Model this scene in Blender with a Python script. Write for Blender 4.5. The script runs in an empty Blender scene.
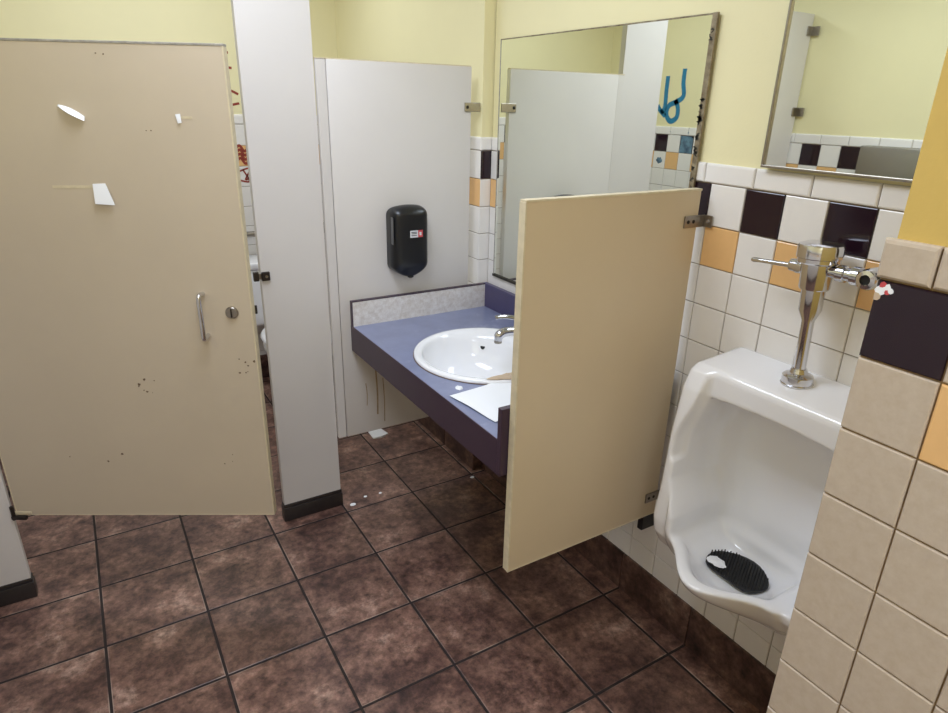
import bpy, bmesh, math, random
import numpy as np
from mathutils import Vector, Matrix
random.seed(7)
SC = bpy.context.scene
COL = SC.collection

# ------------------------------------------------------------------ camera
cam_d = bpy.data.cameras.new('camera'); cam = bpy.data.objects.new('camera', cam_d); COL.objects.link(cam)
_w = (0.3717, -0.5418, -0.0817)
_th = math.sqrt(sum(a*a for a in _w)); _k = [a/_th for a in _w]
_K = np.array([[0, -_k[2], _k[1]], [_k[2], 0, -_k[0]], [-_k[1], _k[0], 0]])
_R = (np.eye(3) + math.sin(_th)*_K + (1-math.cos(_th))*_K@_K) @ np.array([[1, 0, 0], [0, 0, -1], [0, 1, 0]], float)
cam.matrix_world = Matrix(((_R[0][0], -_R[1][0], -_R[2][0], 0.1632),
                           (_R[0][1], -_R[1][1], -_R[2][1], -1.9037),
                           (_R[0][2], -_R[1][2], -_R[2][2], 1.6144), (0, 0, 0, 1)))
cam_d.sensor_width = 36; cam_d.lens = 36*641.5/948; cam_d.clip_start = 0.02
SC.camera = cam

# ------------------------------------------------------------------ world, lights, exposure
wd = bpy.data.worlds.new('world'); SC.world = wd; wd.use_nodes = True
wd.node_tree.nodes['Background'].inputs[0].default_value = (0.9, 0.95, 1, 1)
wd.node_tree.nodes['Background'].inputs[1].default_value = 0.3
SC.view_settings.view_transform = 'Standard'; SC.view_settings.look = 'None'
SC.view_settings.gamma = 1; SC.view_settings.use_curve_mapping = False
SC.view_settings.exposure = 0.0
SC.cycles.max_bounces = 10

def area(name, loc, sx, sy, power, color=(1, 1, 1)):
    l = bpy.data.lights.new(name, 'AREA'); l.shape = 'RECTANGLE'; l.size = sx; l.size_y = sy
    l.energy = power; l.color = color
    o = bpy.data.objects.new(name, l); o.location = loc; COL.objects.link(o); return o
area('ceiling_area_light', (0.55, -0.42, 2.47), 0.5, 1.0, 19.5, (0.86, 0.95, 1.13))
area('ceiling_area_light', (0.15, -2.75, 2.47), 0.6, 0.9, 23, (0.86, 0.94, 1.16))  # unseen, added behind the camera to brighten the screen and pier
area('ceiling_area_light', (0.62, 1.15, 2.47), 1.1, 0.35, 11, (0.88, 0.96, 1.12))

# ------------------------------------------------------------------ materials
def lin(c):
    return tuple(((v/255/12.92) if v/255 <= 0.04045 else ((v/255+0.055)/1.055)**2.4) for v in c) + (1,)
def mat(name, rgb, rough=0.5, metal=0.0, mottle=0.0, mscale=8.0, bump=0.0, bscale=200.0, spec=0.5, rgb2=None, coat=0.0):
    m = bpy.data.materials.new(name); m.use_nodes = True; nt = m.node_tree; b = nt.nodes['Principled BSDF']
    b.inputs['Roughness'].default_value = rough; b.inputs['Metallic'].default_value = metal
    b.inputs['Specular IOR Level'].default_value = spec; b.inputs['Coat Weight'].default_value = coat
    c = lin(rgb); b.inputs['Base Color'].default_value = c
    geo = nt.nodes.new('ShaderNodeNewGeometry')
    if mottle > 0 or rgb2:
        n = nt.nodes.new('ShaderNodeTexNoise'); n.inputs['Scale'].default_value = mscale; n.inputs['Detail'].default_value = 8
        n.inputs['Roughness'].default_value = 0.65
        nt.links.new(geo.outputs['Position'], n.inputs['Vector'])
        r = nt.nodes.new('ShaderNodeValToRGB'); r.color_ramp.elements[0].position = 0.35; r.color_ramp.elements[1].position = 0.68
        c2 = lin(rgb2) if rgb2 else tuple(v*(1-mottle) for v in c[:3])+(1,)
        r.color_ramp.elements[0].color = c2; r.color_ramp.elements[1].color = c
        nt.links.new(n.outputs['Fac'], r.inputs['Fac']); nt.links.new(r.outputs['Color'], b.inputs['Base Color'])
    if bump > 0:
        n2 = nt.nodes.new('ShaderNodeTexNoise'); n2.inputs['Scale'].default_value = bscale; n2.inputs['Detail'].default_value = 3
        nt.links.new(geo.outputs['Position'], n2.inputs['Vector'])
        bp = nt.nodes.new('ShaderNodeBump'); bp.inputs['Strength'].default_value = bump; bp.inputs['Distance'].default_value = 0.002
        nt.links.new(n2.outputs['Fac'], bp.inputs['Height']); nt.links.new(bp.outputs['Normal'], b.inputs['Normal'])
    return m

M = {}
M['yellow'] = mat('yellow_paint', (240, 231, 184), 0.55, mottle=0.03, mscale=3, bump=0.15, bscale=120)
M['golden'] = mat('golden_paint', (218, 186, 104), 0.5, mottle=0.04, mscale=6, bump=0.15, bscale=150)
M['ceil'] = mat('ceiling_paint', (225, 225, 225), 0.8)
M['tile_white'] = mat('glazed_white_tile', (243, 239, 233), 0.14, mottle=0.05, mscale=5)
M['tile_cream'] = mat('glazed_cream_tile', (202, 187, 169), 0.26, mottle=0.05, mscale=60, rgb2=(193, 176, 156))
M['tile_black'] = mat('glazed_aubergine_tile', (36, 19, 30), 0.10)
M['tile_orange'] = mat('glazed_orange_tile', (240, 192, 130), 0.15, mottle=0.06, mscale=14)
M['grout'] = mat('tile_grout', (176, 160, 138), 0.9, mottle=0.3, mscale=20)
M['grout_tan'] = mat('tan_grout', (170, 142, 104), 0.9, mottle=0.3, mscale=20)
M['panel_grey'] = mat('light_grey_partition_paint', (222, 217, 212), 0.42, mottle=0.035, mscale=2.2, bump=0.06, bscale=60)
M['panel_beige'] = mat('beige_door_paint', (209, 194, 171), 0.42, mottle=0.05, mscale=2.5, bump=0.06, bscale=60)
M['panel_tan'] = mat('tan_screen_paint', (219, 200, 168), 0.38, mottle=0.05, mscale=2.0, bump=0.06, bscale=50)
M['edge_pale'] = mat('worn_pale_edge', (226, 212, 180), 0.5, mottle=0.16, mscale=40)
M['edge_grey'] = mat('worn_metal_edge', (176, 170, 160), 0.45, mottle=0.35, mscale=45)
M['shoe'] = mat('dark_vinyl_shoe', (52, 46, 44), 0.4, mottle=0.2, mscale=30)
M['chrome'] = mat('chrome', (214, 214, 218), 0.13, metal=1.0)
M['steel'] = mat('brushed_steel', (165, 158, 148), 0.32, metal=1.0, mottle=0.15, mscale=80)
M['dark_metal'] = mat('dark_metal', (70, 64, 60), 0.35, metal=0.8)
M['black_hole'] = mat('black_hole', (10, 10, 10), 0.6)
M['porcelain'] = mat('porcelain', (250, 250, 252), 0.10, coat=0.3)
M['porcelain_stained'] = mat('porcelain_stained', (240, 240, 243), 0.10, coat=0.3)
M['black_plastic'] = mat('black_plastic', (24, 25, 28), 0.32, mottle=0.1, mscale=5)
M['grey_plastic'] = mat('grey_window_plastic', (92, 92, 94), 0.3)
M['rubber'] = mat('black_rubber', (38, 38, 40), 0.55)
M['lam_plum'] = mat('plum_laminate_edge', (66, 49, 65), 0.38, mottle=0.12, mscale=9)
M['paper'] = mat('white_paper', (246, 247, 250), 0.8)
M['kraft'] = mat('damp_brown_paper', (205, 182, 156), 0.85, mottle=0.15, mscale=30)
M['red'] = mat('red_print', (205, 80, 85), 0.5)
M['red_ink'] = mat('red_marker', (150, 60, 45), 0.6)
M['blue_ink'] = mat('blue_spray', (38, 134, 176), 0.6, mottle=0.25, mscale=60)
M['blue_mist'] = mat('blue_overspray', (120, 158, 178), 0.5, mottle=0.5, mscale=22, rgb2=(52, 74, 100))
M['rust'] = mat('rust_stain', (194, 170, 138), 0.7, mottle=0.3, mscale=40)
M['scuff'] = mat('brown_scuff', (120, 98, 78), 0.7, mottle=0.2, mscale=90)
M['ink'] = mat('dark_print', (60, 60, 70), 0.6)
M['white_label'] = mat('white_label', (225, 225, 228), 0.5)
M['mirror'] = mat('mirror_silver', (236, 240, 232), 0.012, metal=1.0)
M['mirror_edge'] = mat('mirror_edge', (168, 156, 130), 0.4, metal=0.3, mottle=0.5, mscale=35, rgb2=(108, 94, 72))
M['mirror_dark'] = mat('mirror_dark_edge', (46, 42, 34), 0.4)
M['dispenser_grey'] = mat('grey_steel_cover', (150, 146, 138), 0.38, metal=0.75)

# worn laminate with pale water marks; bluish sheen put into the base colour
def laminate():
    m = mat('sheen_tinted_laminate', (140, 146, 176), 0.30, mottle=0.15, mscale=12); nt = m.node_tree; b = nt.nodes['Principled BSDF']
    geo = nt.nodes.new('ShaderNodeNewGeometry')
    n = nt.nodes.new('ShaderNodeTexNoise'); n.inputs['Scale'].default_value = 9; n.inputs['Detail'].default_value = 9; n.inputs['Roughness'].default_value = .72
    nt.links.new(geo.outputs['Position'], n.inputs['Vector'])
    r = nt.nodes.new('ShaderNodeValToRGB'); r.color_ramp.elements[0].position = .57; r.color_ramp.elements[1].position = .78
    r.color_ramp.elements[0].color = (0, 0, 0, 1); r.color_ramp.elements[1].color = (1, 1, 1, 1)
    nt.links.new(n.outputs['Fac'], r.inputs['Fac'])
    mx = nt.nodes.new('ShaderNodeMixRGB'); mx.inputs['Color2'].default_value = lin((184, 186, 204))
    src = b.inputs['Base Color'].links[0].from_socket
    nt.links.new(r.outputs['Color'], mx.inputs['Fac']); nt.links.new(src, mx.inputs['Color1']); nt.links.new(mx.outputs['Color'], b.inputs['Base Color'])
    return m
M['lam_sheen'] = laminate()
M['splash_stone'] = mat('speckled_pale_splash', (240, 237, 234), 0.4, mottle=0.0, mscale=70, rgb2=(214, 206, 198))
M['lam_navy'] = mat('violet_backsplash', (82, 76, 112), 0.3, mottle=0.12, mscale=14)

# brown ceramic floor: individual mottled tiles
P = 0.305
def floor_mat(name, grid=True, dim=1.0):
    m = bpy.data.materials.new(name); m.use_nodes = True; nt = m.node_tree; b = nt.nodes['Principled BSDF']; N = nt.nodes.new; L = nt.links.new
    geo = N('ShaderNodeNewGeometry')
    sep = N('ShaderNodeSeparateXYZ'); L(geo.outputs['Position'], sep.inputs[0])
    def mth(op, a, bb=None):
        n = N('ShaderNodeMath'); n.operation = op
        for i, v in enumerate((a, bb)):
            if v is None: continue
            if isinstance(v, (int, float)): n.inputs[i].default_value = v
            else: L(v, n.inputs[i])
        return n.outputs[0]
    gx = mth('DIVIDE', sep.outputs[0], P); gy = mth('DIVIDE', sep.outputs[1], P)
    ix = mth('FLOOR', gx); iy = mth('FLOOR', gy)
    cmb = N('ShaderNodeCombineXYZ'); L(ix, cmb.inputs[0]); L(iy, cmb.inputs[1])
    wn = N('ShaderNodeTexWhiteNoise'); wn.noise_dimensions = '3D'; L(cmb.outputs[0], wn.inputs['Vector'])
    off = N('ShaderNodeVectorMath'); off.operation = 'SCALE'; off.inputs['Scale'].default_value = 7; L(wn.outputs['Color'], off.inputs[0])
    ad = N('ShaderNodeVectorMath'); ad.operation = 'ADD'; L(geo.outputs['Position'], ad.inputs[0]); L(off.outputs[0], ad.inputs[1])
    n1 = N('ShaderNodeTexNoise'); n1.inputs['Scale'].default_value = 7.0; n1.inputs['Detail'].default_value = 12; n1.inputs['Roughness'].default_value = .70
    n1.inputs['Distortion'].default_value = 0.15
    L(ad.outputs[0], n1.inputs['Vector'])
    r1 = N('ShaderNodeValToRGB'); e = r1.color_ramp.elements
    e[0].position = .32; e[0].color = lin((58, 40, 37)); e[1].position = .74; e[1].color = lin((186, 156, 140))
    k = r1.color_ramp.elements.new(.44); k.color = lin((94, 68, 60)); k = r1.color_ramp.elements.new(.58); k.color = lin((130, 99, 86))
    L(n1.outputs['Fac'], r1.inputs['Fac'])
    n2 = N('ShaderNodeTexNoise'); n2.inputs['Scale'].default_value = 38; n2.inputs['Detail'].default_value = 9; n2.inputs['Roughness'].default_value = .72; L(ad.outputs[0], n2.inputs['Vector'])
    mx = N('ShaderNodeMixRGB'); mx.blend_type = 'OVERLAY'; mx.inputs['Fac'].default_value = .72
    L(r1.outputs['Color'], mx.inputs['Color1']); L(n2.outputs['Color'], mx.inputs['Color2'])
    bw = N('ShaderNodeMapRange'); bw.inputs['From Min'].default_value = .30; bw.inputs['From Max'].default_value = .66; L(n2.outputs['Fac'], bw.inputs['Value']); L(bw.outputs[0], mx.inputs['Color2'])
    hs = N('ShaderNodeHueSaturation'); L(mx.outputs[0], hs.inputs['Color'])
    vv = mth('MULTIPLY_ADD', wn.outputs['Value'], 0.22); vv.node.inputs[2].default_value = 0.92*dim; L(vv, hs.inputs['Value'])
    last = hs.outputs[0]
    bp = N('ShaderNodeBump'); bp.inputs['Strength'].default_value = .5; bp.inputs['Distance'].default_value = .004
    h = mth('MULTIPLY', n1.outputs['Fac'], .35)
    if grid:
        def dist(g):
            f = mth('FRACT', g); a = mth('SUBTRACT', f, .5); a = mth('ABSOLUTE', a); return mth('SUBTRACT', .5, a)
        dmin = mth('MINIMUM', dist(gx), dist(gy))
        mr = N('ShaderNodeMapRange'); mr.inputs['From Min'].default_value = .0115; mr.inputs['From Max'].default_value = .0155
        L(dmin, mr.inputs['Value'])
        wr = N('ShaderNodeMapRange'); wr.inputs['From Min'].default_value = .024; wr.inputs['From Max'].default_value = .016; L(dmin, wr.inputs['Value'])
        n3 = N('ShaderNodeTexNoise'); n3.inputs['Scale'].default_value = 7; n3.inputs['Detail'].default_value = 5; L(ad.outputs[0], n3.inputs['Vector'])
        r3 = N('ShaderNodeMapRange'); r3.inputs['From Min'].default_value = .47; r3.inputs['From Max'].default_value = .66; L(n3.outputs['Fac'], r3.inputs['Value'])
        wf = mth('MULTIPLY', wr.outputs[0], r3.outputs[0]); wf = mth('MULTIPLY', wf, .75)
        gw = N('ShaderNodeMixRGB'); gw.inputs['Color2'].default_value = lin((196, 172, 156)); L(wf, gw.inputs['Fac']); L(last, gw.inputs['Color1']); last = gw.outputs[0]  # pale tile rims: wear, with edge highlights mixed into the colour
        g = N('ShaderNodeMixRGB'); g.inputs['Color1'].default_value = lin((42, 32, 30)); L(mr.outputs[0], g.inputs['Fac']); L(last, g.inputs['Color2']); last = g.outputs[0]
        mr2 = N('ShaderNodeMapRange'); mr2.interpolation_type = 'SMOOTHSTEP'; mr2.inputs['From Min'].default_value = .008; mr2.inputs['From Max'].default_value = .025
        L(dmin, mr2.inputs['Value'])
        h = mth('ADD', h, mr2.outputs[0])
        rr = N('ShaderNodeMapRange'); rr.inputs['To Min'].default_value = .8; rr.inputs['To Max'].default_value = .36; L(mr.outputs[0], rr.inputs['Value']); L(rr.outputs[0], b.inputs['Roughness'])
    else:
        b.inputs['Roughness'].default_value = .4
    L(h, bp.inputs['Height']); L(bp.outputs[0], b.inputs['Normal'])
    L(last, b.inputs['Base Color'])
    return m
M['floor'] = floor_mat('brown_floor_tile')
M['base'] = floor_mat('shaded_base_tile', False, 0.5)  # floor tile darkened so the base carries the shade it stands in

# ------------------------------------------------------------------ mesh helpers
class MB:
    def __init__(s): s.bm = bmesh.new(); s.mats = []
    def mi(s, m):
        if m not in s.mats: s.mats.append(m)
        return s.mats.index(m)
    def _tag(s, geom, m):
        i = s.mi(m)
        for f in geom: f.material_index = i
    def box(s, x0, x1, y0, y1, z0, z1, m, bev=0.0, seg=2):
        vs = [s.bm.verts.new((x, y, z)) for x in (x0, x1) for y in (y0, y1) for z in (z0, z1)]
        q = [(0, 1, 3, 2), (4, 6, 7, 5), (0, 4, 5, 1), (2, 3, 7, 6), (0, 2, 6, 4), (1, 5, 7, 3)]
        fs = [s.bm.faces.new([vs[i] for i in a]) for a in q]
        s._tag(fs, m)
        if bev > 0:
            es = list({e for f in fs for e in f.edges})
            r = bmesh.ops.bevel(s.bm, geom=es, offset=bev, segments=seg, affect='EDGES', profile=.5)
            s._tag(r['faces'], m)
        return s
    def ring(s, pts): return [s.bm.verts.new(p) for p in pts]
    def bridge(s, a, b, m, closed=True):
        n = len(a); fs = []
        for i in range(n if closed else n-1):
            j = (i+1) % n
            fs.append(s.bm.faces.new((a[i], a[j], b[j], b[i])))
        s._tag(fs, m)
    def cap(s, a, m, flip=False):
        f = s.bm.faces.new(a[::-1] if flip else a); s._tag([f], m)
    def lathe(s, prof, m, o=(0, 0, 0), axis=(0, 0, 1), seg=28, caps=True):
        ax = Vector(axis).normalized(); u = ax.orthogonal().normalized(); v = ax.cross(u); o = Vector(o); rings = []
        for r, h in prof:
            rings.append(s.ring([o + ax*h + (u*math.cos(2*math.pi*i/seg) + v*math.sin(2*math.pi*i/seg))*max(r, 1e-4) for i in range(seg)]))
        for a, b in zip(rings, rings[1:]): s.bridge(a, b, m)
        if caps: s.cap(rings[0], m, True); s.cap(rings[-1], m)
        return s
    def tube(s, path, r, m, seg=12, flat=1.0, caps=True):
        pts = [Vector(p) for p in path]; rs = r if isinstance(r, (list, tuple)) else [r]*len(pts); rings = []
        t0 = (pts[1]-pts[0]).normalized(); u = t0.orthogonal().normalized()
        for i, p in enumerate(pts):
            t = (pts[min(i+1, len(pts)-1)] - pts[max(i-1, 0)]).normalized()
            u = (u - t*u.dot(t)).normalized(); v = t.cross(u)
            rings.append(s.ring([p + (u*math.cos(2*math.pi*k/seg) + v*math.sin(2*math.pi*k/seg)*flat)*rs[i] for k in range(seg)]))
        for a, b in zip(rings, rings[1:]): s.bridge(a, b, m)
        if caps: s.cap(rings[0], m, True); s.cap(rings[-1], m)
        return s
    def poly(s, pts, thick, m, n=(0, 0, 1)):
        n = Vector(n)*thick; a = s.ring(pts); b = s.ring([Vector(p)+n for p in pts]); s.cap(a, m, True); s.cap(b, m); s.bridge(a, b, m); return s
    def raw(s, verts, faces, m):
        vs = [s.bm.verts.new(v) for v in verts]; fs = []
        for f in faces: fs.append(s.bm.faces.new([vs[i] for i in f]))
        s._tag(fs, m); return s
    def build(s, name, parent=None, smooth=False, loc=None, angle=40, kind=None, label=None):
        bmesh.ops.recalc_face_normals(s.bm, faces=s.bm.faces[:])
        me = bpy.data.meshes.new(name); s.bm.to_mesh(me); s.bm.free()
        for m in s.mats: me.materials.append(m)
        if smooth:
            me.shade_smooth()
            try: me.set_sharp_from_angle(angle=math.radians(angle))
            except Exception: pass
        o = bpy.data.objects.new(name, me); COL.objects.link(o)
        if parent: o.parent = parent
        if loc: o.location = loc
        if kind: o['kind'] = kind
        if label: o['label'] = label
        return o

def thing(name, label, cat, loc=(0, 0, 0), rz=0, group=None):
    o = bpy.data.objects.new(name, None); COL.objects.link(o); o.empty_display_size = .1
    o.location = loc; o.rotation_euler = (0, 0, rz); o['label'] = label; o['category'] = cat
    if group: o['group'] = group
    return o
def tag(o, label, cat, group=None):
    o['label'] = label; o['category'] = cat
    if group: o['group'] = group
    return o

# signed distance helpers and a surface-nets mesher for the moulded porcelain
def smin(a, b, k):
    h = np.clip(.5+.5*(b-a)/k, 0, 1); return b*(1-h)+a*h-k*h*(1-h)
def smax(a, b, k): return -smin(-a, -b, k)
def sdpoly(px, py, P_):
    d = np.full(px.shape, 1e9); sgn = np.ones(px.shape); n = len(P_); j = n-1
    for i in range(n):
        ax, ay = P_[i]; bx, by = P_[j]; ex, ey = bx-ax, by-ay; wx, wy = px-ax, py-ay
        t = np.clip((wx*ex+wy*ey)/(ex*ex+ey*ey), 0, 1); d = np.minimum(d, (wx-ex*t)**2+(wy-ey*t)**2)
        c1 = py >= ay; c2 = py < by; c3 = ex*wy > ey*wx
        flip = (c1 & c2 & c3) | (~c1 & ~c2 & ~c3); sgn = np.where(flip, -sgn, sgn); j = i
    return sgn*np.sqrt(d)
def sstep(x): x = np.clip(x, 0, 1); return x*x*(3-2*x)
def nets(f, lo, hi, h):
    ax = [np.arange(lo[i], hi[i]+h, h) for i in range(3)]
    X, Y, Z = np.meshgrid(*ax, indexing='ij'); V = f(X, Y, Z); ins = V < 0; n = V.shape
    acc = np.zeros((n[0]-1, n[1]-1, n[2]-1, 3)); cnt = np.zeros((n[0]-1, n[1]-1, n[2]-1))
    sl = lambda o: tuple(slice(o[i], n[i]-1+o[i]) for i in range(3))
    for a in range(3):
        b, c = [i for i in range(3) if i != a]
        for ob in (0, 1):
            for oc in (0, 1):
                o0 = [0, 0, 0]; o0[b] = ob; o0[c] = oc; o1 = list(o0); o1[a] = 1
                v0, v1 = V[sl(o0)], V[sl(o1)]; m = (v0 < 0) != (v1 < 0)
                t = np.where(m, v0/np.where(v0 == v1, 1, v0-v1), 0)
                for q in range(3): acc[..., q] += np.where(m, (t if q == a else o0[q]), 0)
                cnt += m
    act = cnt > 0; idx = -np.ones(act.shape, int); idx[act] = np.arange(act.sum())
    I = np.argwhere(act); vert = (I + acc[act]/cnt[act][:, None])*h + np.array(lo)
    faces = []
    for a in range(3):
        b, c = [(1, 2), (2, 0), (0, 1)][a]
        s0 = [slice(None)]*3; s1 = [slice(None)]*3; s0[a] = slice(0, n[a]-1); s1[a] = slice(1, n[a])
        E = np.argwhere(ins[tuple(s0)] != ins[tuple(s1)])
        for e in E:
            if e[b] == 0 or e[c] == 0 or e[b] >= n[b]-1 or e[c] >= n[c]-1: continue
            p = []
            for db, dc in ((-1, -1), (0, -1), (0, 0), (-1, 0)):
                q = list(e); q[b] += db; q[c] += dc; p.append(int(idx[tuple(q)]))
            if min(p) >= 0: faces.append(p)
    return vert, faces

# ------------------------------------------------------------------ the setting
W = 1.605        # tiled face of the recess that holds basin and urinal
WS = 1.557       # tiled face of the stall's right wall
YR = 0.340       # return between the two
YB = 1.90        # stall back wall
XL = -0.40       # left wall
XP = 1.000       # face of the pier at the right
YP = -1.499      # its corner
YF = -3.3        # wall behind the camera
H = 2.50
TP = 0.109
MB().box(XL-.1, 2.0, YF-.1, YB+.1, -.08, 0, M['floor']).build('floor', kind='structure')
MB().box(XL-.1, 2.0, YF-.1, YB+.1, H, H+.06, M['ceil']).build('ceiling', kind='structure')

def tile(mb, fr, u0, u1, z0, z1, m, t=.007, c=.0022, round_top=False):
    # fr(u, z, out) -> world point ; chamfered tile
    rings = []
    for ins, out in ((0, 0), (0, t-c), (c*.35, t-c*.35), (c, t)):
        zt = z1 - (ins*1.5 if round_top else ins)
        rings.append(mb.ring([fr(u0+ins, z0+ins, out), fr(u1-ins, z0+ins, out), fr(u1-ins, zt, out), fr(u0+ins, zt, out)]))
    for a, b in zip(rings, rings[1:]): mb.bridge(a, b, m)
    mb.cap(rings[-1], m)
def tiled(mb, fr, ua, ub, uoff, pitch, zoff, zbase, par, white, g=.0012, tp=TP, trim_off=0.0, colors=True, first=None, trim=True):
    # columns at uoff + k*pitch between ua and ub
    cuts = [ua]
    k = math.ceil((ua-uoff)/pitch - 1e-6)
    while uoff+k*pitch < ub-1e-4:
        if uoff+k*pitch > ua+1e-4: cuts.append(uoff+k*pitch)
        k += 1
    cuts.append(ub)
    for a, b in zip(cuts, cuts[1:]):
        col = math.floor((.5*(a+b)-uoff)/pitch)
        for r in range(14):
            zt = zoff-.0505-r*tp; zb = zt-tp
            if zt <= zbase+.01: break
            zb = max(zb, zbase)
            m = white
            if r == 0 and (col+par) % 2 == 0: m = M['tile_black']
            if r == 1 and (col+par) % 2 == 1: m = M['tile_orange']
            tile(mb, fr, a+g, b-g, zb+g, zt-g, m)
    if not trim: return
    tcuts = [ua]; k = math.ceil((ua-trim_off)/.152)
    while trim_off+k*.152 < ub-1e-3:
        if trim_off+k*.152 > ua+1e-3: tcuts.append(trim_off+k*.152)
        k += 1
    tcuts.append(ub)
    for a, b in zip(tcuts, tcuts[1:]):
        tile(mb, fr, a+g, b-g, zoff-.0505+g, zoff, white, t=.0085, c=.004, round_top=True)

# recess wall (basin and urinal)
mb = MB(); mb.box(W+.006, 2.0, YP, YR, 0, H, M['yellow'])
mb.box(W+.0045, W+.0065, YP, YR, .01, 1.478, M['grout'])
fr = lambda u, z, o: (W+.007-o, -u, z + (.0105*(.95-u) if z > .2 else 0))
tiled(mb, fr, -YR, -YP, .848, TP, 1.4805, .147, 0, M['tile_white'], trim_off=.866)
mb.build('wall_right', kind='structure')
# stall right wall with its return
mb = MB(); mb.box(WS+.006, 2.0, YR+.006, YB+.1, 0, H, M['yellow'])
mb.box(WS+.0045, WS+.0065, YR+.004, YB, .01, 1.478, M['grout']); mb.box(WS+.004, W+.004, YR+.0045, YR+.0065, .01, 1.478, M['grout'])
tiled(mb, lambda u, z, o: (WS+.007-o, u, z), YR, YB, YR, TP, 1.494, .147, 1, M['tile_white'], trim_off=YR)
tiled(mb, lambda u, z, o: (u, YR+.007-o, z), WS, W+.004, WS, TP, 1.494, .147, 0, M['tile_white'], trim_off=WS)
mb.build('wall_stall_right', kind='structure')
# stall back wall
mb = MB(); mb.box(XL-.1, WS+.006, YB+.006, YB+.1, 0, H, M['yellow']); mb.box(XL, WS, YB+.0045, YB+.0065, .01, 1.52, M['grout'])
tiled(mb, lambda u, z, o: (u, YB+.007-o, z), XL, WS, .93, TP, 1.535, .147, 1, M['tile_white'], trim_off=.1)
wb = mb.build('wall_back', kind='structure')
# left wall
mb = MB(); mb.box(XL-.1, XL-.006, YF-.1, YB+.006, 0, H, M['yellow']); mb.box(XL-.0065, XL-.0045, YF, YB, .01, 1.49, M['grout'])
tiled(mb, lambda u, z, o: (XL-.007+o, u, z), YF, YB, .085, TP, 1.502, .147, 1, M['tile_white'], trim_off=.05)
wl = mb.build('wall_left', kind='structure')
# wall behind the camera
MB().box(XL-.1, 2.0, YF-.1, YF, 0, H, M['yellow']).build('wall_front', kind='structure')
# pier at the right
mb = MB(); mb.box(XP+.007, 2.0, YF, YP-.008, 0, H, M['golden'])
mb.box(XP+.0045, XP+.0075, YF, YP-.002, .01, 1.470, M['grout_tan'], 0)
mb.box(XP+.004, XP+.03, YP-.01, YP-.004, .01, 1.470, M['grout_tan'], 0)
frp = lambda u, z, o: (XP+.007-o, -u, z)
pu = -YP
tiled(mb, frp, pu, pu+.0995, pu, .0995, 1.4735, .147, 0, M['tile_cream'], tp=.104, trim=False)
tiled(mb, frp, pu+.0995, -YF, pu+.0995, .102, 1.4735, .147, 1, M['tile_cream'], tp=.104, trim=False)
for a, b in ((pu-.003, pu+.062), (pu+.062, pu+.214), (pu+.214, pu+.366), (pu+.366, pu+.518), (pu+.518, -YF)):
    tile(mb, frp, a+.0012, b-.0012, 1.4245, 1.4735, M['tile_cream'], t=.010, c=.004, round_top=True)
wp = mb.build('wall_pier', kind='structure')
# chipped corner of the aubergine tile
c = MB()
for k, (du, dz, r, m) in enumerate(((.004, -.012, .0075, 'paper'), (.012, -.007, .006, 'paper'), (.006, -.004, .004, 'red'), (.003, -.020, .0055, 'kraft'), (.013, -.013, .0035, 'red'), (.017, -.010, .004, 'paper'))):
    n = 7; pts = []
    for i in range(n):
        a = 2*math.pi*i/n; q = r*(.7+.5*random.random()); pts.append((XP-.0002-.0001*k, YP-du-.003+q*math.cos(a), 1.421+dz+q*math.sin(a)))
    c.poly(pts, .0008, M[m], (-1, 0, 0))
c.build('chipped_patch', wp, label='chipped white and red corner of the dark tile')

# baseboards
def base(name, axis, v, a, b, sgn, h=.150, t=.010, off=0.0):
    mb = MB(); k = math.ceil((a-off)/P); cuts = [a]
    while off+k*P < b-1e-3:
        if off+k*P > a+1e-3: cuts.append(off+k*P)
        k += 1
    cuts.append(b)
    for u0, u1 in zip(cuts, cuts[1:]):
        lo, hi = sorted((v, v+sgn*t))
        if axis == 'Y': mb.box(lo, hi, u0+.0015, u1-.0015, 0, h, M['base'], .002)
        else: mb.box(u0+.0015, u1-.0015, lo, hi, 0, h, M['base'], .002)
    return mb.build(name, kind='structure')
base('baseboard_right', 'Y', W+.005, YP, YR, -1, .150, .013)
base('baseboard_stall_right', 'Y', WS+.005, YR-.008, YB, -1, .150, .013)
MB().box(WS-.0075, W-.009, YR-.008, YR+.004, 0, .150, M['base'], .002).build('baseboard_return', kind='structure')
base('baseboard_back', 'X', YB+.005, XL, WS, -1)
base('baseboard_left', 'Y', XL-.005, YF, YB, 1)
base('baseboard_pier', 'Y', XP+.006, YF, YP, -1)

# graffiti strokes on painted walls
def stroke(mb, pts, r, m, n): mb.tube(pts, r, m, 8)
def smooth(pts, n=6):
    out = []; P_ = [np.array(p, float) for p in pts]; P_ = [P_[0]]+P_+[P_[-1]]
    for i in range(1, len(P_)-2):
        for k in range(n):
            t = k/n; a, b, c_, d = P_[i-1:i+3]
            out.append(tuple(.5*((2*b)+(-a+c_)*t+(2*a-5*b+4*c_-d)*t*t+(-a+3*b-3*c_+d)*t**3)))
    out.append(tuple(P_[-2])); return out
def flat_stroke(mb, pts, w, m, nrm):
    pts = [Vector(p) for p in smooth(pts)]; nrm = Vector(nrm); L_, R_ = [], []
    for i, p in enumerate(pts):
        t = (pts[min(i+1, len(pts)-1)]-pts[max(i-1, 0)]).normalized(); s_ = t.cross(nrm).normalized()*w*.5
        L_.append(p+s_); R_.append(p-s_)
    a = mb.ring([q+nrm*.0008 for q in L_]); b = mb.ring([q+nrm*.0008 for q in R_]); mb.bridge(a, b, m, closed=False)
mb = MB()
XG = XL-.006; GD = .05
dy = GD
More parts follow.
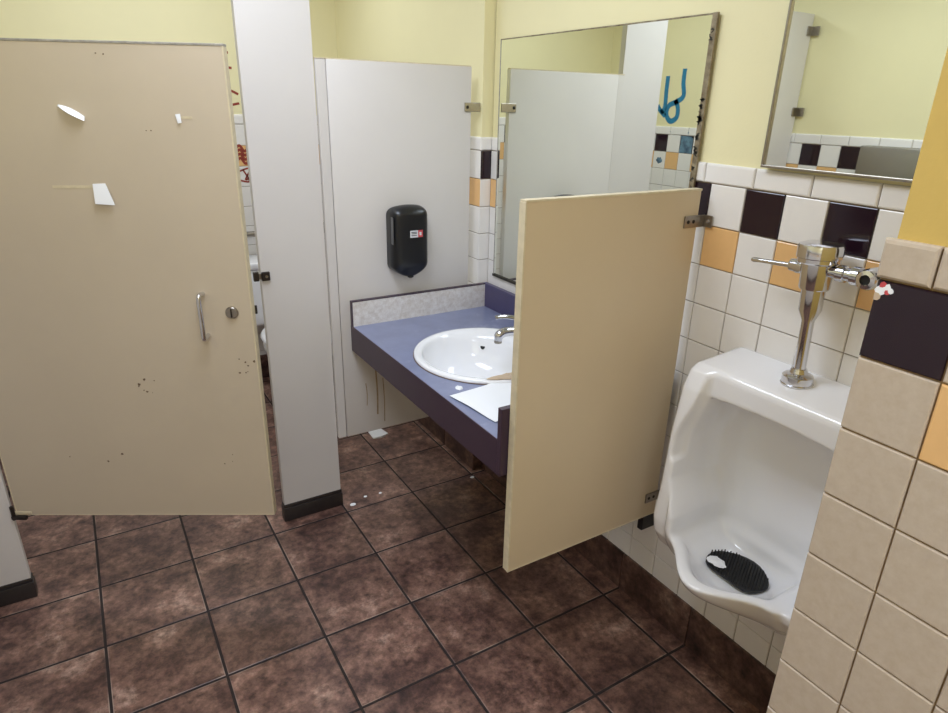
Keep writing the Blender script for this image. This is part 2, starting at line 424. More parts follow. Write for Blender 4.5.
for pts, w_ in (([(1.300, 1.81), (1.300, 1.72), (1.297, 1.62), (1.325, 1.585)], .034), ([(1.36, 1.63), (1.335, 1.60), (1.285, 1.565)], .030),
                ([(1.165, 1.85), (1.165, 1.77), (1.15, 1.69), (1.20, 1.655), (1.262, 1.63), (1.275, 1.575), (1.235, 1.535), (1.185, 1.56), (1.185, 1.62), (1.215, 1.665)], .034)):
    flat_stroke(mb, [(XG, y+dy, z) for y, z in pts], w_, M['blue_ink'], (1, 0, 0))
for y, z, ry, rz in ((1.335, 1.285, .028, .022), (1.18, 1.472, .09, .012)):
    mb.poly([(XL+.0002, y+ry*math.cos(a)*random.uniform(.7, 1.1), z+rz*math.sin(a)*random.uniform(.7, 1.1)) for a in np.linspace(0, 6.0, 16)], .0005, M['blue_mist'], (1, 0, 0))
mb.poly([(XL+.0002, 1.069, 1.344), (XL+.0002, 1.172, 1.345), (XL+.0002, 1.166, 1.40), (XL+.0002, 1.172, 1.449), (XL+.0002, 1.085, 1.449), (XL+.0002, 1.069, 1.435)], .0005, M['blue_mist'], (1, 0, 0))
mb.build('graffiti', wl, label='blue spray paint scrawl')
mb = MB()
G = lambda pts, w=.012: flat_stroke(mb, pts, w, M['red_ink'], (0, -1, 0))
yg = YB+.006
G([(.88, yg, 1.83), (.97, yg, 1.835)]); G([(.88, yg, 1.77), (.98, yg, 1.762)]); G([(.91, yg, 1.64), (.95, yg, 1.655), (1.0, yg, 1.635)]); G([(.93, yg, 1.575), (1.0, yg, 1.59)])
yg = YB
for k in range(4):
    z = 1.285+.022*k; G([(.945, yg, z), (.975, yg, z+.025), (1.0, yg, z-.005), (1.03, yg, z+.02)], .014)
G([(.945, yg, 1.235), (1.02, yg, 1.255), (.99, yg, 1.195), (1.03, yg, 1.215)], .009); G([(.95, yg, 1.195), (1.01, yg, 1.185), (.98, yg, 1.25)], .009)
mb.build('graffiti', wb, label='small red marker scribbles')

# ------------------------------------------------------------------ toilet stall front
FT = 0.368
HP = 2.08
def pilaster(x0, x1, label):
    t = thing('stall_pilaster', label, 'pilaster', ((x0+x1)/2, FT+.015, 0), 0, 'stall pilasters'); w = (x1-x0)/2
    mb = MB().box(-w, w, -.015, .015, .02, HP, M['panel_grey'], .0015); mb.build('panel', t)
    mb = MB().box(-w-.006, w+.006, -.021, .021, 0, .062, M['shoe'], .003).box(-w-.004, w+.004, -.018, .018, .062, .078, M['shoe'], .003)
    mb.build('floor_shoe', t, smooth=True); return t
pr_ = pilaster(.675, .9135, 'tall light grey pilaster between beige door and sink panel')
pl_ = pilaster(XL+.008, -.192, 'light grey pilaster at the left wall carrying the door hinges')
mb = MB().box(-.146, -.127, -.021, -.008, 1.016, 1.050, M['dark_metal'], .003).box(-.090, -.119, -.026, -.0155, 1.016, 1.048, M['dark_metal'], .003).box(-.127, -.119, -.019, -.0155, 1.022, 1.042, M['steel'], .001)
kp = mb.build('latch_keeper', pr_, label='dark metal latch keeper')
MB().lathe([(.005, 0), (.005, .003)], M['steel'], (-.103, -.026, 1.032), (0, -1, 0), 10).build('screw', kp, smooth=True)
for z in (2.0, 1.61):
    mb = MB().box(-.099, -.060, -.022, -.0155, z-.022, z+.022, M['steel'], .002).box(-.101, -.096, -.060, -.0155, z-.022, z+.022, M['steel'], .002)
    mb.build('wall_bracket', pl_, label='steel wall bracket')

# panel beside the basin
PY = .350
t = thing('stall_side_panel', 'light grey panel behind the sink with black soap dispenser', 'partition panel', (.915, PY, 0))
MB().box(.036, .600, 0, .025, .328, 1.743, M['panel_grey'], .0025).build('panel', t, smooth=True)
MB().box(.001, .034, .003, .024, .328, 1.743, M['panel_grey'], .002).build('filler_strip', t)
MB().box(0, .598, .002, .023, 1.743, 1.7465, M['edge_pale']).build('top_edge', t, label='chipped pale top edge')
def u_bracket(parent, x, z):
    br = MB().box(x-.030, x+.040, -.005, 0, z-.0165, z+.0165, M['steel'], .0015).build('wall_bracket', parent, label='steel bracket')
    MB().lathe([(.006, 0), (.006, .002), (.004, .003)], M['black_hole'], (x-.019, -.005, z), (0, -1, 0), 12).build('screw', br, smooth=True)
u_bracket(t, .600, 1.602)
# rust runs under the basin counter
mb = MB()
for x, z0, z1, w in ((.17, .60, .40, .007), (.20, .56, .36, .004), (.125, .55, .45, .004)):
    flat_stroke(mb, [(x, -.0002, z0), (x+.004, -.0002, (z0+z1)/2), (x+.002, -.0002, z1)], w, M['rust'], (0, -1, 0))
mb.build('rust_runs', t, label='thin brown rust runs')

# stall door, ajar
d = thing('stall_door', 'beige stall door standing ajar with chrome pull and torn tape', 'stall door', (-.181, .367, 0), -math.radians(29.4))
DW = .836; Z0, Z1 = .33, 1.742
MB().box(.003, DW-.003, .0, .025, Z0+.003, Z1-.004, M['panel_beige'], .0015).build('panel', d)
mb = MB()
mb.box(0, DW, -.0012, .0262, Z1-.006, Z1, M['edge_grey'], .001).box(DW-.0045, DW, -.0012, .0262, Z0, Z1-.006, M['edge_pale'], .001).box(0, .0045, -.0012, .0262, Z0, Z1-.006, M['edge_pale'], .001).box(0.0045, DW-.0045, -.0008, .0262, Z0, Z0+.003, M['edge_pale'], .0005)
mb.build('edge_trim', d, label='worn pale edge trim')
mb = MB(); hs = .700
mb.tube(smooth([(hs, .002, 1.088), (hs, -.030, 1.090), (hs, -.036, 1.075), (hs, -.036, 1.02), (hs, -.036, .975), (hs, -.030, .960), (hs, .002, .962)], 5), .0068, M['chrome'], 12)
mb.build('pull_handle', d, smooth=True, label='chrome pull handle')
mb = MB().lathe([(.0185, 0), (.0185, .004), (.016, .007), (.010, .0075), (.001, .0075)], M['steel'], (.777, 0, 1.033), (0, -1, 0), 24)
ld = mb.build('lock_dial', d, smooth=True, label='round steel occupancy dial')
MB().box(.775, .779, -.0105, -.007, 1.020, 1.046, M['dark_metal'], .001).build('slot', ld, label='dark slot')
MB().box(DW-.03, DW+.005, .0265, .034, 1.02, 1.046, M['dark_metal'], .002).build('latch_bolt', d)
mb = MB().box(-.020, .052, -.004, -.0015, Z0+.004, Z0+.016, M['edge_pale'], .001).lathe([(.006, 0), (.006, .05)], M['dark_metal'], (-.006, -.006, Z0-.014), (0, 0, 1), 12).box(-.012, .036, -.012, -.0005, Z0-.012, Z0+.001, M['dark_metal'], .002)
mb.build('hinge', d, smooth=True, label='bottom hinge')
MB().lathe([(.006, 0), (.006, .06)], M['dark_metal'], (-.006, -.006, Z1-.08), (0, 0, 1), 12).build('hinge', d, smooth=True)
# tape and paper remnants
mb = MB(); mb.poly([(.448, -.001, 1.392), (.482, -.001, 1.394), (.503, -.012, 1.338), (.450, -.010, 1.340)], -.0006, M['paper'], (0, 1, 0))
mb.poly([(.340, -.0003, 1.386), (.448, -.0003, 1.388), (.448, -.0003, 1.380), (.340, -.0003, 1.379)], -.0004, M['edge_pale'], (0, 1, 0))
mb.build('tape_scrap', d, label='white torn tape scrap')
mb = MB(); A_ = []; B_ = []
for i in range(9):
    u = i/8; A_.append((.398+.062*u, -.0005, 1.590-.006*u-.022*u*u)); B_.append((.396+.066*u, -.016*math.sin(u*2.6)-.001, 1.586-.010*u-.024*u*u-.006*math.sin(u*3)))
a = mb.ring(A_); b = mb.ring(B_); mb.bridge(a, b, M['paper'], closed=False)
mb.build('peeling_flap', d, label='small white flap peeling off')
mb = MB(); mb.poly([(.693, -.001, 1.572), (.706, -.001, 1.574), (.708, -.004, 1.552), (.698, -.003, 1.550)], -.0005, M['paper'], (0, 1, 0))
mb.poly([(.706, -.0003, 1.568), (.735, -.0003, 1.568), (.735, -.0003, 1.562), (.706, -.0003, 1.562)], -.0004, M['edge_pale'], (0, 1, 0)); mb.build('tape_scrap', d, label='tiny white tape remnant')
mb = MB()
for cx, cz, n, sp in ((.50, .80, 7, .03), (.80, .865, 8, .026), (.62, 1.53, 2, .01), (.53, 1.715, 2, .02), (.71, .55, 3, .03), (.30, .62, 3, .1)):
    for _ in range(n):
        x = cx+random.uniform(-sp, sp); z = cz+random.uniform(-sp, sp); r = random.uniform(.0015, .0042)
        mb.poly([(x+r*random.uniform(.6, 1.3)*math.cos(a), -.0003, z+r*random.uniform(.6, 1.2)*math.sin(a)) for a in np.linspace(0, 5.4, 7)], -.0003, M['scuff'], (0, 1, 0))
mb.build('scuff_marks', d, label='brown scuff marks')

# ------------------------------------------------------------------ soap dispenser
t = thing('soap_dispenser', 'black wall soap dispenser with white and red sticker', 'soap dispenser', (1.224, PY, .983))
def f(x, y, z):
    hw = .0765-.004*np.clip((.05-z)/.05, 0, 1); dep = .078-.010*np.abs(x/.08)**2-.018*sstep((.06-z)/.06)-.012*sstep((z-.24)/.04)
    bot = .035*np.clip(np.abs(x)/.075, 0, 1)**1.5
    a = smax(np.abs(x)-hw, -y-dep, .035); a = smax(a, y+.0005, .004); a = smax(a, z-.274+.012*(np.abs(x)/.08)**2, .03); return smax(a, bot-z, .015)
v, fc = nets(f, (-.095, -.115, -.015), (.095, .012, .295), .0045)
MB().raw(v, fc, M['black_plastic']).build('body', t, smooth=True, angle=80)
mb = MB().box(-.0785, -.0755, -.070, -.052, .135, .235, M['grey_plastic'], .001); mb.build('level_window', t, label='grey level window')
mb = MB().box(-.012, .020, -.0805, -.0765, .158, .184, M['white_label']); mb.box(.020, .040, -.0800, -.0755, .158, .184, M['red'])
for z in (.178, .173, .166): mb.box(-.008, .014, -.0811, -.0804, z-.0014, z+.0012, M['ink'])
mb.box(.026, .034, -.0806, -.0799, .165, .177, M['white_label'])
mb.build('sticker', t, label='white and red sticker')
MB().lathe([(.012, 0), (.012, .012), (.004, .016)], M['black_plastic'], (0, -.05, .012), (0, 0, -1), 16).build('nozzle', t, smooth=True)

# ------------------------------------------------------------------ vanity counter
CX0, CZ = .987, .808
t = thing('vanity_counter', 'worn violet laminate counter with plum apron around the white sink', 'counter', (CX0, -.18, 0))
ox, oy = CX0, -.18
SX, SY, SA, SB = 1.285, -.168, .250, .258
mb = MB(); N_ = 64                       # top with an oval cut-out
outer = []
x0, x1, y0, y1 = .003, W-ox-.002, -.690-oy, .336-oy
hx, hy = SX-ox, SY-oy
inn_t, inn_b, out_t, out_b = [], [], [], []
for i in range(N_):
    a = 2*math.pi*i/N_; c_, s_ = math.cos(a), math.sin(a)
    k = min(((x1-hx)/c_ if c_ > 1e-9 else (x0-hx)/c_ if c_ < -1e-9 else 9), ((y1-hy)/s_ if s_ > 1e-9 else (y0-hy)/s_ if s_ < -1e-9 else 9))
    out_t.append((hx+k*c_, hy+k*s_)); inn_t.append((hx+(SA-.02)*c_, hy+(SB-.02)*s_))
for cxn, cyn in ((x0, y0), (x0, y1), (x1, y0), (x1, y1)):
    j = min(range(N_), key=lambda q: (out_t[q][0]-cxn)**2+(out_t[q][1]-cyn)**2); out_t[j] = (cxn, cyn)
A1 = mb.ring([(x, y, CZ) for x, y in out_t]); B1 = mb.ring([(x, y, CZ) for x, y in inn_t]); A2 = mb.ring([(x, y, CZ-.035) for x, y in out_t]); B2 = mb.ring([(x, y, CZ-.035) for x, y in inn_t])
mb.bridge(A1, B1, M['lam_sheen']); mb.bridge(A2, B2, M['lam_sheen']); mb.bridge(A1, A2, M['lam_sheen']); mb.bridge(B1, B2, M['lam_sheen'])
mb.build('worktop', t)
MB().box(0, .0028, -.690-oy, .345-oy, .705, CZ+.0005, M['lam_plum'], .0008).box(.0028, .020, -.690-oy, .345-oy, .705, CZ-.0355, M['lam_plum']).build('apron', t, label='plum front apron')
mb = MB().box(.003, W-ox-.022, .322-oy, .338-oy, CZ, .905, M['splash_stone']); mb.build('side_splash', t, label='pale speckled side splash')
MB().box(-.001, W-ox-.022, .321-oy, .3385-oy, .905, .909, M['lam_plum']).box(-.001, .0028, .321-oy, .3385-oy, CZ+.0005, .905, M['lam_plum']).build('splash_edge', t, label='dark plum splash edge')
MB().box(W-ox-.022, W-ox-.002, -.690-oy, .338-oy, CZ, .909, M['lam_navy'], .0015).build('back_splash', t, label='dark violet back splash')
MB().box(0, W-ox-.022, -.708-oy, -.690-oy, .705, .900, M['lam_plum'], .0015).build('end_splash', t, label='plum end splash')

# sink
t = thing('sink', 'white oval drop-in sink in the violet counter', 'sink', (SX, SY, CZ))
mb = MB(); rings = []; n = 72
prof = [(1.0, .0005, 0), (1.0, .006, 0), (.992, .011, 0), (.975, .0135, 0), (.94, .0135, 0), (.89, .011, .15), (.85, .006, .5), (.825, -.004, .9), (.80, -.025, 1), (.765, -.055, 1), (.70, -.090, 1), (.59, -.117, 1), (.44, -.134, 1), (.26, -.143, 1), (.105, -.147, 1)]
def rp(sc, z, sh, th=0):
    e = 1.0; return [(SA*sc*math.cos(2*math.pi*i/n)*(1-.055*sh)-.030*sh, SB*sc*math.sin(2*math.pi*i/n), z) for i in range(n)]
rings = [mb.ring(rp(*q)) for q in prof]
for a, b in zip(rings, rings[1:]): mb.bridge(a, b, M['porcelain'])
under = [mb.ring(rp(sc, z, 1)) for sc, z in ((.90, -.002), (.84, -.03), (.78, -.08), (.64, -.125), (.45, -.15), (.11, -.158))]
mb.bridge(rings[0], under[0], M['porcelain'])
for a, b in zip(under, under[1:]): mb.bridge(a, b, M['porcelain'])
mb.bridge(rings[-1], under[-1], M['porcelain'])
mb.build('basin', t, smooth=True, angle=80)
mb = MB(); a_ = [mb.ring(rp(sc, z, 0)) for sc, z in ((1.008, .0006), (1.008, .0022), (.996, .003))]
mb.bridge(a_[0], a_[1], M['scuff']); mb.bridge(a_[1], a_[2], M['scuff']); mb.build('sealant_bead', t, label='dingy sealant line around the rim')
MB().lathe([(.026, 0), (.026, .004), (.018, .005), (.014, .002), (.001, .001)], M['chrome'], (-.030, 0, -.148), (0, 0, 1), 24).build('drain', t, smooth=True, label='chrome drain')
an = math.radians(52); ohx = SA*.775*math.cos(an)*.945-.030; ohy = SB*.775*math.sin(an)
MB().lathe([(.0085, 0), (.0085, .006)], M['black_hole'], (ohx+.006*math.cos(an), ohy+.006*math.sin(an), -.042), (-math.cos(an)*.8, -math.sin(an)*.8, .55), 16).build('overflow_hole', t, label='black overflow hole')

# faucet
t = thing('faucet', 'chrome single lever faucet on the sink rim', 'faucet', (1.462, -.168, CZ+.013))
mb = MB().lathe([(.027, 0), (.027, .006), (.023, .012), (.022, .055), (.024, .062), (.020, .074), (.010, .080), (.001, .081)], M['chrome'], (0, 0, 0), (0, 0, 1), 28); mb.build('body', t, smooth=True)
mb = MB().tube(smooth([(.0, 0, .040), (-.045, 0, .052), (-.090, 0, .058), (-.118, 0, .056), (-.130, 0, .046), (-.132, 0, .030)], 5), [.0165]*21+[.015, .0145, .014, .0135, .013], M['chrome'], 16); mb.build('spout', t, smooth=True)
MB().lathe([(.0135, 0), (.0135, .010), (.010, .010)], M['steel'], (-.132, 0, .034), (0, 0, -1), 18).build('aerator', t, smooth=True)
mb = MB().tube(smooth([(.006, 0, .074), (-.020, 0, .088), (-.065, 0, .104), (-.110, 0, .115), (-.148, 0, .117)], 5), [.016, .015, .014, .013, .0125, .012, .0115, .011, .0105, .010, .0095, .009, .0088, .0085, .008, .008, .0078, .0076, .0074, .0072, .006], M['chrome'], 14, flat=.55); mb.build('lever', t, smooth=True)

# papers on the counter
mb = MB(); nx, ny = 10, 10
cor = [(1.006, -.405), (1.215, -.385), (1.285, -.540), (1.033, -.612)]
g = [[None]*(ny+1) for _ in range(nx+1)]; gl = [[None]*(ny+1) for _ in range(nx+1)]
for i in range(nx+1):
    for j in range(ny+1):
        u, v = i/nx, j/ny
        x = (1-v)*((1-u)*cor[0][0]+u*cor[1][0])+v*((1-u)*cor[3][0]+u*cor[2][0]); y = (1-v)*((1-u)*cor[0][1]+u*cor[1][1])+v*((1-u)*cor[3][1]+u*cor[2][1])
        z = CZ+.004+.003*math.sin(5*u+3*v)*math.sin(4*v)+max(0, .016*((1.285-1.02)-((x-1.285)**2+(y+.168)**2)**.5)/.05)
        g[i][j] = mb.bm.verts.new((x, y, z)); gl[i][j] = mb.bm.verts.new((x, y, z-.0006))
fs = []
for i in range(nx):
    for j in range(ny):
        fs.append(mb.bm.faces.new((g[i][j], g[i+1][j], g[i+1][j+1], g[i][j+1]))); fs.append(mb.bm.faces.new((gl[i][j], gl[i][j+1], gl[i+1][j+1], gl[i+1][j])))
mb._tag(fs, M['paper'])
tag(mb.build('paper_sheet', smooth=True), 'white paper sheet lying on the counter front beside the tan screen', 'paper')
def crumple(name, cx, cy, z, sx, sy, h, m, seed, rot=0):
    rnd = random.Random(seed); mb = MB(); n = 14; rr = []
    for k, (s_, hz) in enumerate(((1, 0), (1.0, .25), (.75, .7), (.4, 1.0), (.08, .9))):
        rr.append(mb.ring([(cx+(math.cos(rot)*sx*math.cos(a)-math.sin(rot)*sy*math.sin(a))*s_*rnd.uniform(.75, 1.2), cy+(math.sin(rot)*sx*math.cos(a)+math.cos(rot)*sy*math.sin(a))*s_*rnd.uniform(.75, 1.2), z+h*hz*(rnd.uniform(.6, 1.2) if hz else 1)) for a in [2*math.pi*i/n for i in range(n)]]))
    mb.cap(rr[0], m, True); mb.cap(rr[-1], m)
    for a, b in zip(rr, rr[1:]): mb.bridge(a, b, m)
    return mb.build(name, smooth=True, angle=25)
tag(crumple('paper_towel', 1.235, -.395, CZ+.014, .075, .020, .010, M['kraft'], 3, -.25), 'damp brown paper towel strip lying along the sink rim', 'paper towel')
tag(crumple('paper_crumb', 1.062, -.345-.02, CZ, .012, .016, .005, M['paper'], 5), 'wet white paper crumb on the violet counter beside the sheet', 'paper scrap')

# floor scraps
mb = MB(); pts = [(1.262, .915), (1.330, .905), (1.345, .850), (1.300, .828), (1.258, .838)]
a = mb.ring([(x, y, .001) for x, y in pts]); b = mb.ring([(x, y, .006+.006*(i % 2)) for i, (x, y) in enumerate(pts)]); mb.cap(a, M['paper'], True); mb.bridge(a, b, M['paper']); mb.cap(b, M['paper'])
tag(mb.build('paper_scrap'), 'white paper scrap on the floor under the side panel edge', 'paper scrap')
for k, (x, y, r, lab) in enumerate(((1.025, .375, .008, 'small white crumb on the floor, left of the pair by the pilaster'), (1.093, .368, .007, 'small white crumb on the floor, right of the pair by the pilaster'),
                                    (.955, .345, .012, 'white smudge of paper pulp at the pilaster shoe corner'), (1.515, .28, .010, 'white crumb on the floor beneath the counter apron'))):
    tag(crumple('paper_crumb', x, y, 0, r, r*.8, .004, M['paper'], 20+k), lab, 'paper scrap', 'paper crumbs on the floor')

# ------------------------------------------------------------------ mirrors
t = thing('wall_mirror', 'large frameless mirror over the sink with a decayed right edge', 'mirror', (W, -.21, .955), 0, 'wall mirrors')
y0, y1, z0, z1 = -.672+.21, .291+.21, 0, .882
MB().box(-.0022, -.0010, y0, y1, z0, z1, M['mirror'], .0004).build('glass', t)
MB().box(-.0010, -.0002, y0-.010, y1-.002, z0+.002, z1-.002, M['mirror_edge']).build('backing', t, label='corroded brown mirror backing')
mb = MB(); b_ = .003
mb.box(-.0085, -.0012, y0-.017, y0, z0, z1+.001, M['mirror_edge'], .001).box(-.0035, -.001, y1-b_, y1+.001, z0, z1, M['edge_grey'], .0006).box(-.0035, -.001, y0, y1, z1-b_, z1+.001, M['mirror_edge'], .0006).box(-.009, -.003, y0, y1, z0-.007, z0+b_, M['mirror_dark'], .0015)
for k in range(46):
    z = random.uniform(.30, .70) if k > 8 else random.uniform(.5, .86); r = random.uniform(.002, .0065)
    mb.poly([(-.0087, y0-.006+random.uniform(-.008, .009)+r*.7*math.cos(a)*random.uniform(.6, 1.2), z+r*random.uniform(.7, 1.6)*math.sin(a)) for a in np.linspace(0, 5.4, 7)], -.0003, M['mirror_dark'], (1, 0, 0))
mb.build('edge_bead', t, label='tarnished edge strip with dark spots')
t = thing('wall_mirror', 'steel framed mirror above the urinal, cut off by the pier', 'mirror', (W, -1.19, 1.487), 0, 'wall mirrors')
ym, yn, zn = -.295, .300, .76
MB().box(-.014, -.012, ym+.004, yn-.004, .004, zn-.004, M['mirror']).build('glass', t)
MB().box(-.012, -.0005, ym+.003, yn-.003, .003, zn-.003, M['mirror_edge']).build('backing', t)
mb = MB()
for a in ((ym, yn, 0, .006), (ym, yn, zn-.006, zn)): mb.box(-.020, -.0005, a[0], a[1], a[2], a[3], M['steel'], .001)
for a in ((ym, ym+.006), (yn-.006, yn)): mb.box(-.020, -.0005, a[0], a[1], .006, zn-.006, M['steel'], .001)
mb.build('frame', t, label='narrow brushed steel frame')

# ------------------------------------------------------------------ urinal screen
t = thing('urinal_screen', 'tan privacy screen between sink counter and urinal', 'partition panel', (1.010, -.735, 0))
MB().box(.002, .568, .001, .0225, .408, 1.417, M['panel_tan'], .0015).build('panel', t)
mb = MB().box(0, .570, 0, .0235, 1.414, 1.4195, M['edge_pale'], .001).box(-.001, .004, -.0005, .024, .405, 1.414, M['edge_pale'], .0008).box(0.004, .570, 0, .0235, .405, .4085, M['edge_pale'], .0006)
mb.build('edge_trim', t, label='pale chipped edge trim')
for z in (1.335, .475):
    br = MB().box(.515, .592, -.0035, 0, z-.016, z+.016, M['steel'], .001).box(.588, .5915, -.030, -.0035, z-.016, z+.016, M['steel'], .001).build('wall_bracket', t, label='steel angle bracket')
    for x in (.528, .548): MB().lathe([(.005, 0), (.005, .0008)], M['black_hole'], (x, -.0035, z), (0, -1, 0), 12).build('bolt_hole', br, smooth=True, label='dark empty bolt hole')
    MB().lathe([(.006, 0), (.005, .003)], M['chrome'], (.588, -.018, z), (-1, 0, 0), 12).build('screw', br, smooth=True)
MB().box(.520, .590, .002, .022, .352, .4045, M['black_plastic'], .002).build('end_block', t, label='black block under the wall end')

# ------------------------------------------------------------------ urinal
UY = -1.148
t = thing('urinal', 'white porcelain wall urinal between tan screen and tiled pier', 'urinal', (W, UY, 0))
prof_u = [(0, .445), (.15, .455), (.190, .47), (.216, .515), (.224, .56), (.224, .66), (.215, .82), (.196, .955), (.178, 1.000), (.155, 1.016), (0, 1.033)]
def fu(x, s, z):
    d_ = -x; sa = np.abs(s)
    sb = np.abs(s-.032)
    A = sdpoly(d_, z, prof_u); h = .246+.010*np.clip(d_/.24, 0, 1)+.010*sstep((.68-z)/.12)
    A = smax(A, sa-h, .028)
    # bowl whose lip swells forward in the middle and runs back into the wings
    bell = .5+.5*np.cos(np.pi*np.clip(sb/.164, 0, 1)); sl = np.sqrt(1+(1.02*np.sin(np.pi*np.clip(sb/.164, 0, 1)))**2)
    tuck = .035*np.clip((.56-z)/.08, 0, 1.5)**1.5
    pl = smax((d_-(.240+.098*bell)+tuck)/sl, sb-.172, .02)
    zl = .540+.125*np.clip(sb/.164, 0, 1)**1.8
    B = smax(smax(pl, z-zl, .014), (.500-.45*np.clip(.33-d_, 0, .4))-z, .035); B = np.maximum(B, d_*-1)
    U = smin(A, B, .012)
    # hollow
    w = .219-.040*sstep((z-.80)/.16)-.040*np.clip((.70-z)/.10, 0, 1)
    C1 = smax(smax(sa-w, .034-d_, .070), z-.940-.010*np.clip(1-(sa/.18)**2, 0, 1), .008)
    C1 = smin(C1, smax(smax(sa-w-.012, .166-d_, .030), .75-z, .02), .006); C1 = smax(C1, .54-z, .03)
    bel2 = .5+.5*np.cos(np.pi*np.clip(sb/.150, 0, 1)); g2 = .050*np.clip((.56-z)/.07, 0, 1)**2
    C2 = smax((d_-(.204+.092*bel2)+g2)/sl, sb-.140+g2, .02); C2 = np.maximum(smax(smax(C2, .045-d_, .05), .488-z, .035), z-.74)
    return smax(U, -smin(C1, C2, .02), .009)
v, fc = nets(fu, (-.37, -.27, .33), (.012, .27, 1.05), .0048)
v = np.array(v); v[:, 0] = np.minimum(v[:, 0], -.0005)
MB().raw(v, fc, M['porcelain']).build('body', t, smooth=True, angle=60)
# rubber urinal mat lies in the bowl
mb = MB(); rnd = random.Random(4)
mx, my, mz = W-.138, UY+.030, .497
out = [(mx+.060*math.cos(a)*(1+.12*math.cos(3*a)), my+.088*math.sin(a)*(1+.06*math.cos(2*a))) for a in np.linspace(0, 2*math.pi, 28, endpoint=False)]
mb.poly([(x, y, mz) for x, y in out], .005, M['rubber'])
for i in range(-7, 8):
    for j in range(-10, 11):
        x = mx+i*.008; y = my+j*.0082+(.004 if i % 2 else 0)
        if ((x-mx)/.056)**2+((y-my)/.084)**2 < 1: mb.lathe([(.0022, 0), (.0014, .009)], M['rubber'], (x, y, mz+.004), (0, 0, 1), 5)
tag(mb.build('urinal_mat'), 'dark grey bristled rubber mat lying in the urinal bowl', 'urinal mat')

tag(crumple('wet_tissue', mx-.03, my+.045, mz+.012, .018, .026, .006, M['paper'], 41), 'soggy white tissue on the bristled urinal mat', 'tissue')

# flush valve
VX, VY = 1.528, -1.128
t = thing('flush_valve', 'chrome flush valve on top of the white urinal', 'flush valve', (VX, VY, 1.021))
t.rotation_euler = (-math.radians(2.3), 0, 0)
CH = M['chrome']
MB().lathe([(.036, -.002), (.036, .004), (.034, .006), (.034, .022), (.030, .026), (.020, .030), (.017, .040)], CH, (0, 0, 0), (0, 0, 1), 24).build('spud_nut', t, smooth=True, angle=30)
MB().lathe([(.0135, .03), (.0135, .155), (.024, .180), (.025, .235)], CH, (0, 0, 0), (0, 0, 1), 24).build('flush_tube', t, smooth=True)
MB().lathe([(.030, .228), (.032, .232), (.033, .268), (.034, .272), (.034, .292)], CH, (0, 0, 0), (0, 0, 1), 28).build('body', t, smooth=True)
MB().lathe([(.041, .286), (.044, .289), (.044, .297), (.047, .299), (.047, .321), (.045, .327), (.033, .331), (.018, .332), (.001, .332)], CH, (0, 0, 0), (0, 0, 1), 32).build('cap', t, smooth=True)
mb = MB().lathe([(.016, .020), (.017, .045), (.015, .050), (.014, .062), (.008, .066)], CH, (0, 0, .272), (0, 1, 0), 20); mb.lathe([(.006, .060), (.005, .14), (.0062, .158), (.005, .163), (.001, .164)], CH, (0, 0, .272), (0, .9995, -.03), 14)
mb.build('handle', t, smooth=True, label='chrome flush lever')
mb = MB().lathe([(.013, .02), (.013, .045), (.018, .048), (.018, .064), (.014, .066), (.014, .078), (.020, .080), (.020, .095), (.013, .097)], CH, (0, 0, .272), (0, -1, 0), 8 * 3)
mb.build('tailpiece', t, smooth=True)
mb = MB().lathe([(.021, -.042), (.022, -.02), (.022, .018), (.019, .026), (.011, .028), (.011, .022), (.001, .022)], CH, (.006, -.115, .272), (-1, 0, 0), 24)
sv = mb.build('stop_valve', t, smooth=True, label='chrome control stop')
MB().lathe([(.0105, 0), (.0105, .0012)], M['black_hole'], (-.0165, -.115, .272), (-1, 0, 0), 16).build('adjusting_hole', sv, label='dark adjusting hole')
MB().lathe([(.014, .03), (.014, .078), (.030, .078), (.030, .087)], CH, (0, -.115, .272), (1, 0, 0), 20).build('supply_pipe', t, smooth=True)

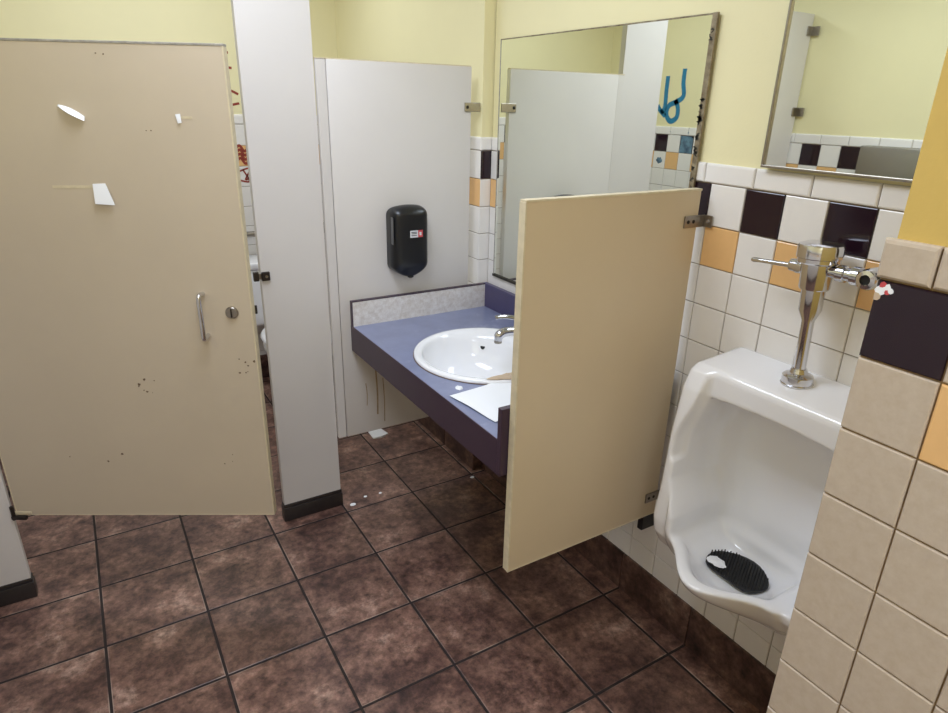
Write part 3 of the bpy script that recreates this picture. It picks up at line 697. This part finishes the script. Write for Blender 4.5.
# ------------------------------------------------------------------ things inside the stall and on the left wall
t = thing('toilet', 'white toilet inside the stall glimpsed through the door gap', 'toilet', (1.08, YB, 0))
mb = MB().box(-.235, .235, -.215, -.012, .40, .735, M['porcelain'], .025, 3); mb.build('tank', t, smooth=True)
MB().box(-.245, .245, -.225, -.006, .735, .775, M['porcelain'], .012, 3).build('tank_lid', t, smooth=True)
def ft(x, y, z):
    yy = y+.47; r = np.sqrt((x/.185)**2+(yy/np.where(yy < 0, .255, .25))**2); gz = .62+.38*sstep((z-.12)/.26)
    o = smax((r-gz)*.17, z-.40, .02); o = smax(o, .001-z, .01); i = smax((r-.80)*.16, .22-z, .08); return smax(o, -i, .015)
v, fc = nets(ft, (-.22, -.76, -.02), (.22, -.18, .43), .012); MB().raw(v, fc, M['porcelain']).build('bowl', t, smooth=True, angle=85)
mb = MB(); n = 40; rr = []
for sc, z in ((1.03, .402), (1.05, .412), (1.0, .424), (.72, .424), (.68, .412), (.70, .402)): rr.append(mb.ring([(.185*sc*math.cos(a), -.47+.252*sc*math.sin(a), z) for a in [2*math.pi*i/n for i in range(n)]]))
for a, b in zip(rr, rr[1:]+rr[:1]): mb.bridge(a, b, M['porcelain'])
mb.build('seat', t, smooth=True, angle=60)
mb = MB().tube(smooth([(0, -.002, 0), (0, -.045, 0), (.02, -.05, 0), (.3, -.05, 0), (.58, -.05, 0), (.6, -.045, 0), (.6, -.002, 0)], 4), .017, M['steel'], 14)
t = thing('grab_bar', 'steel grab bar on the stall back wall above the toilet', 'grab bar', (.80, YB, .90)); mb.build('bar', t, smooth=True)
for x in (0, .6): MB().lathe([(.038, .001), (.038, .008), (.02, .010)], M['steel'], (x, 0, 0), (0, -1, 0), 20).build('mounting_flange', t, smooth=True)
t = thing('towel_dispenser', 'grey steel towel dispenser on the left wall, reflected in the urinal mirror', 'towel dispenser', (XL, -.205, 1.10))
mb = MB().box(.001, .095, -.14, .14, .0, .365, M['dispenser_grey'], .006); mb.build('cover', t, smooth=True)
MB().box(.06, .096, -.11, .11, -.006, .02, M['dark_metal'], .002).build('slot', t)
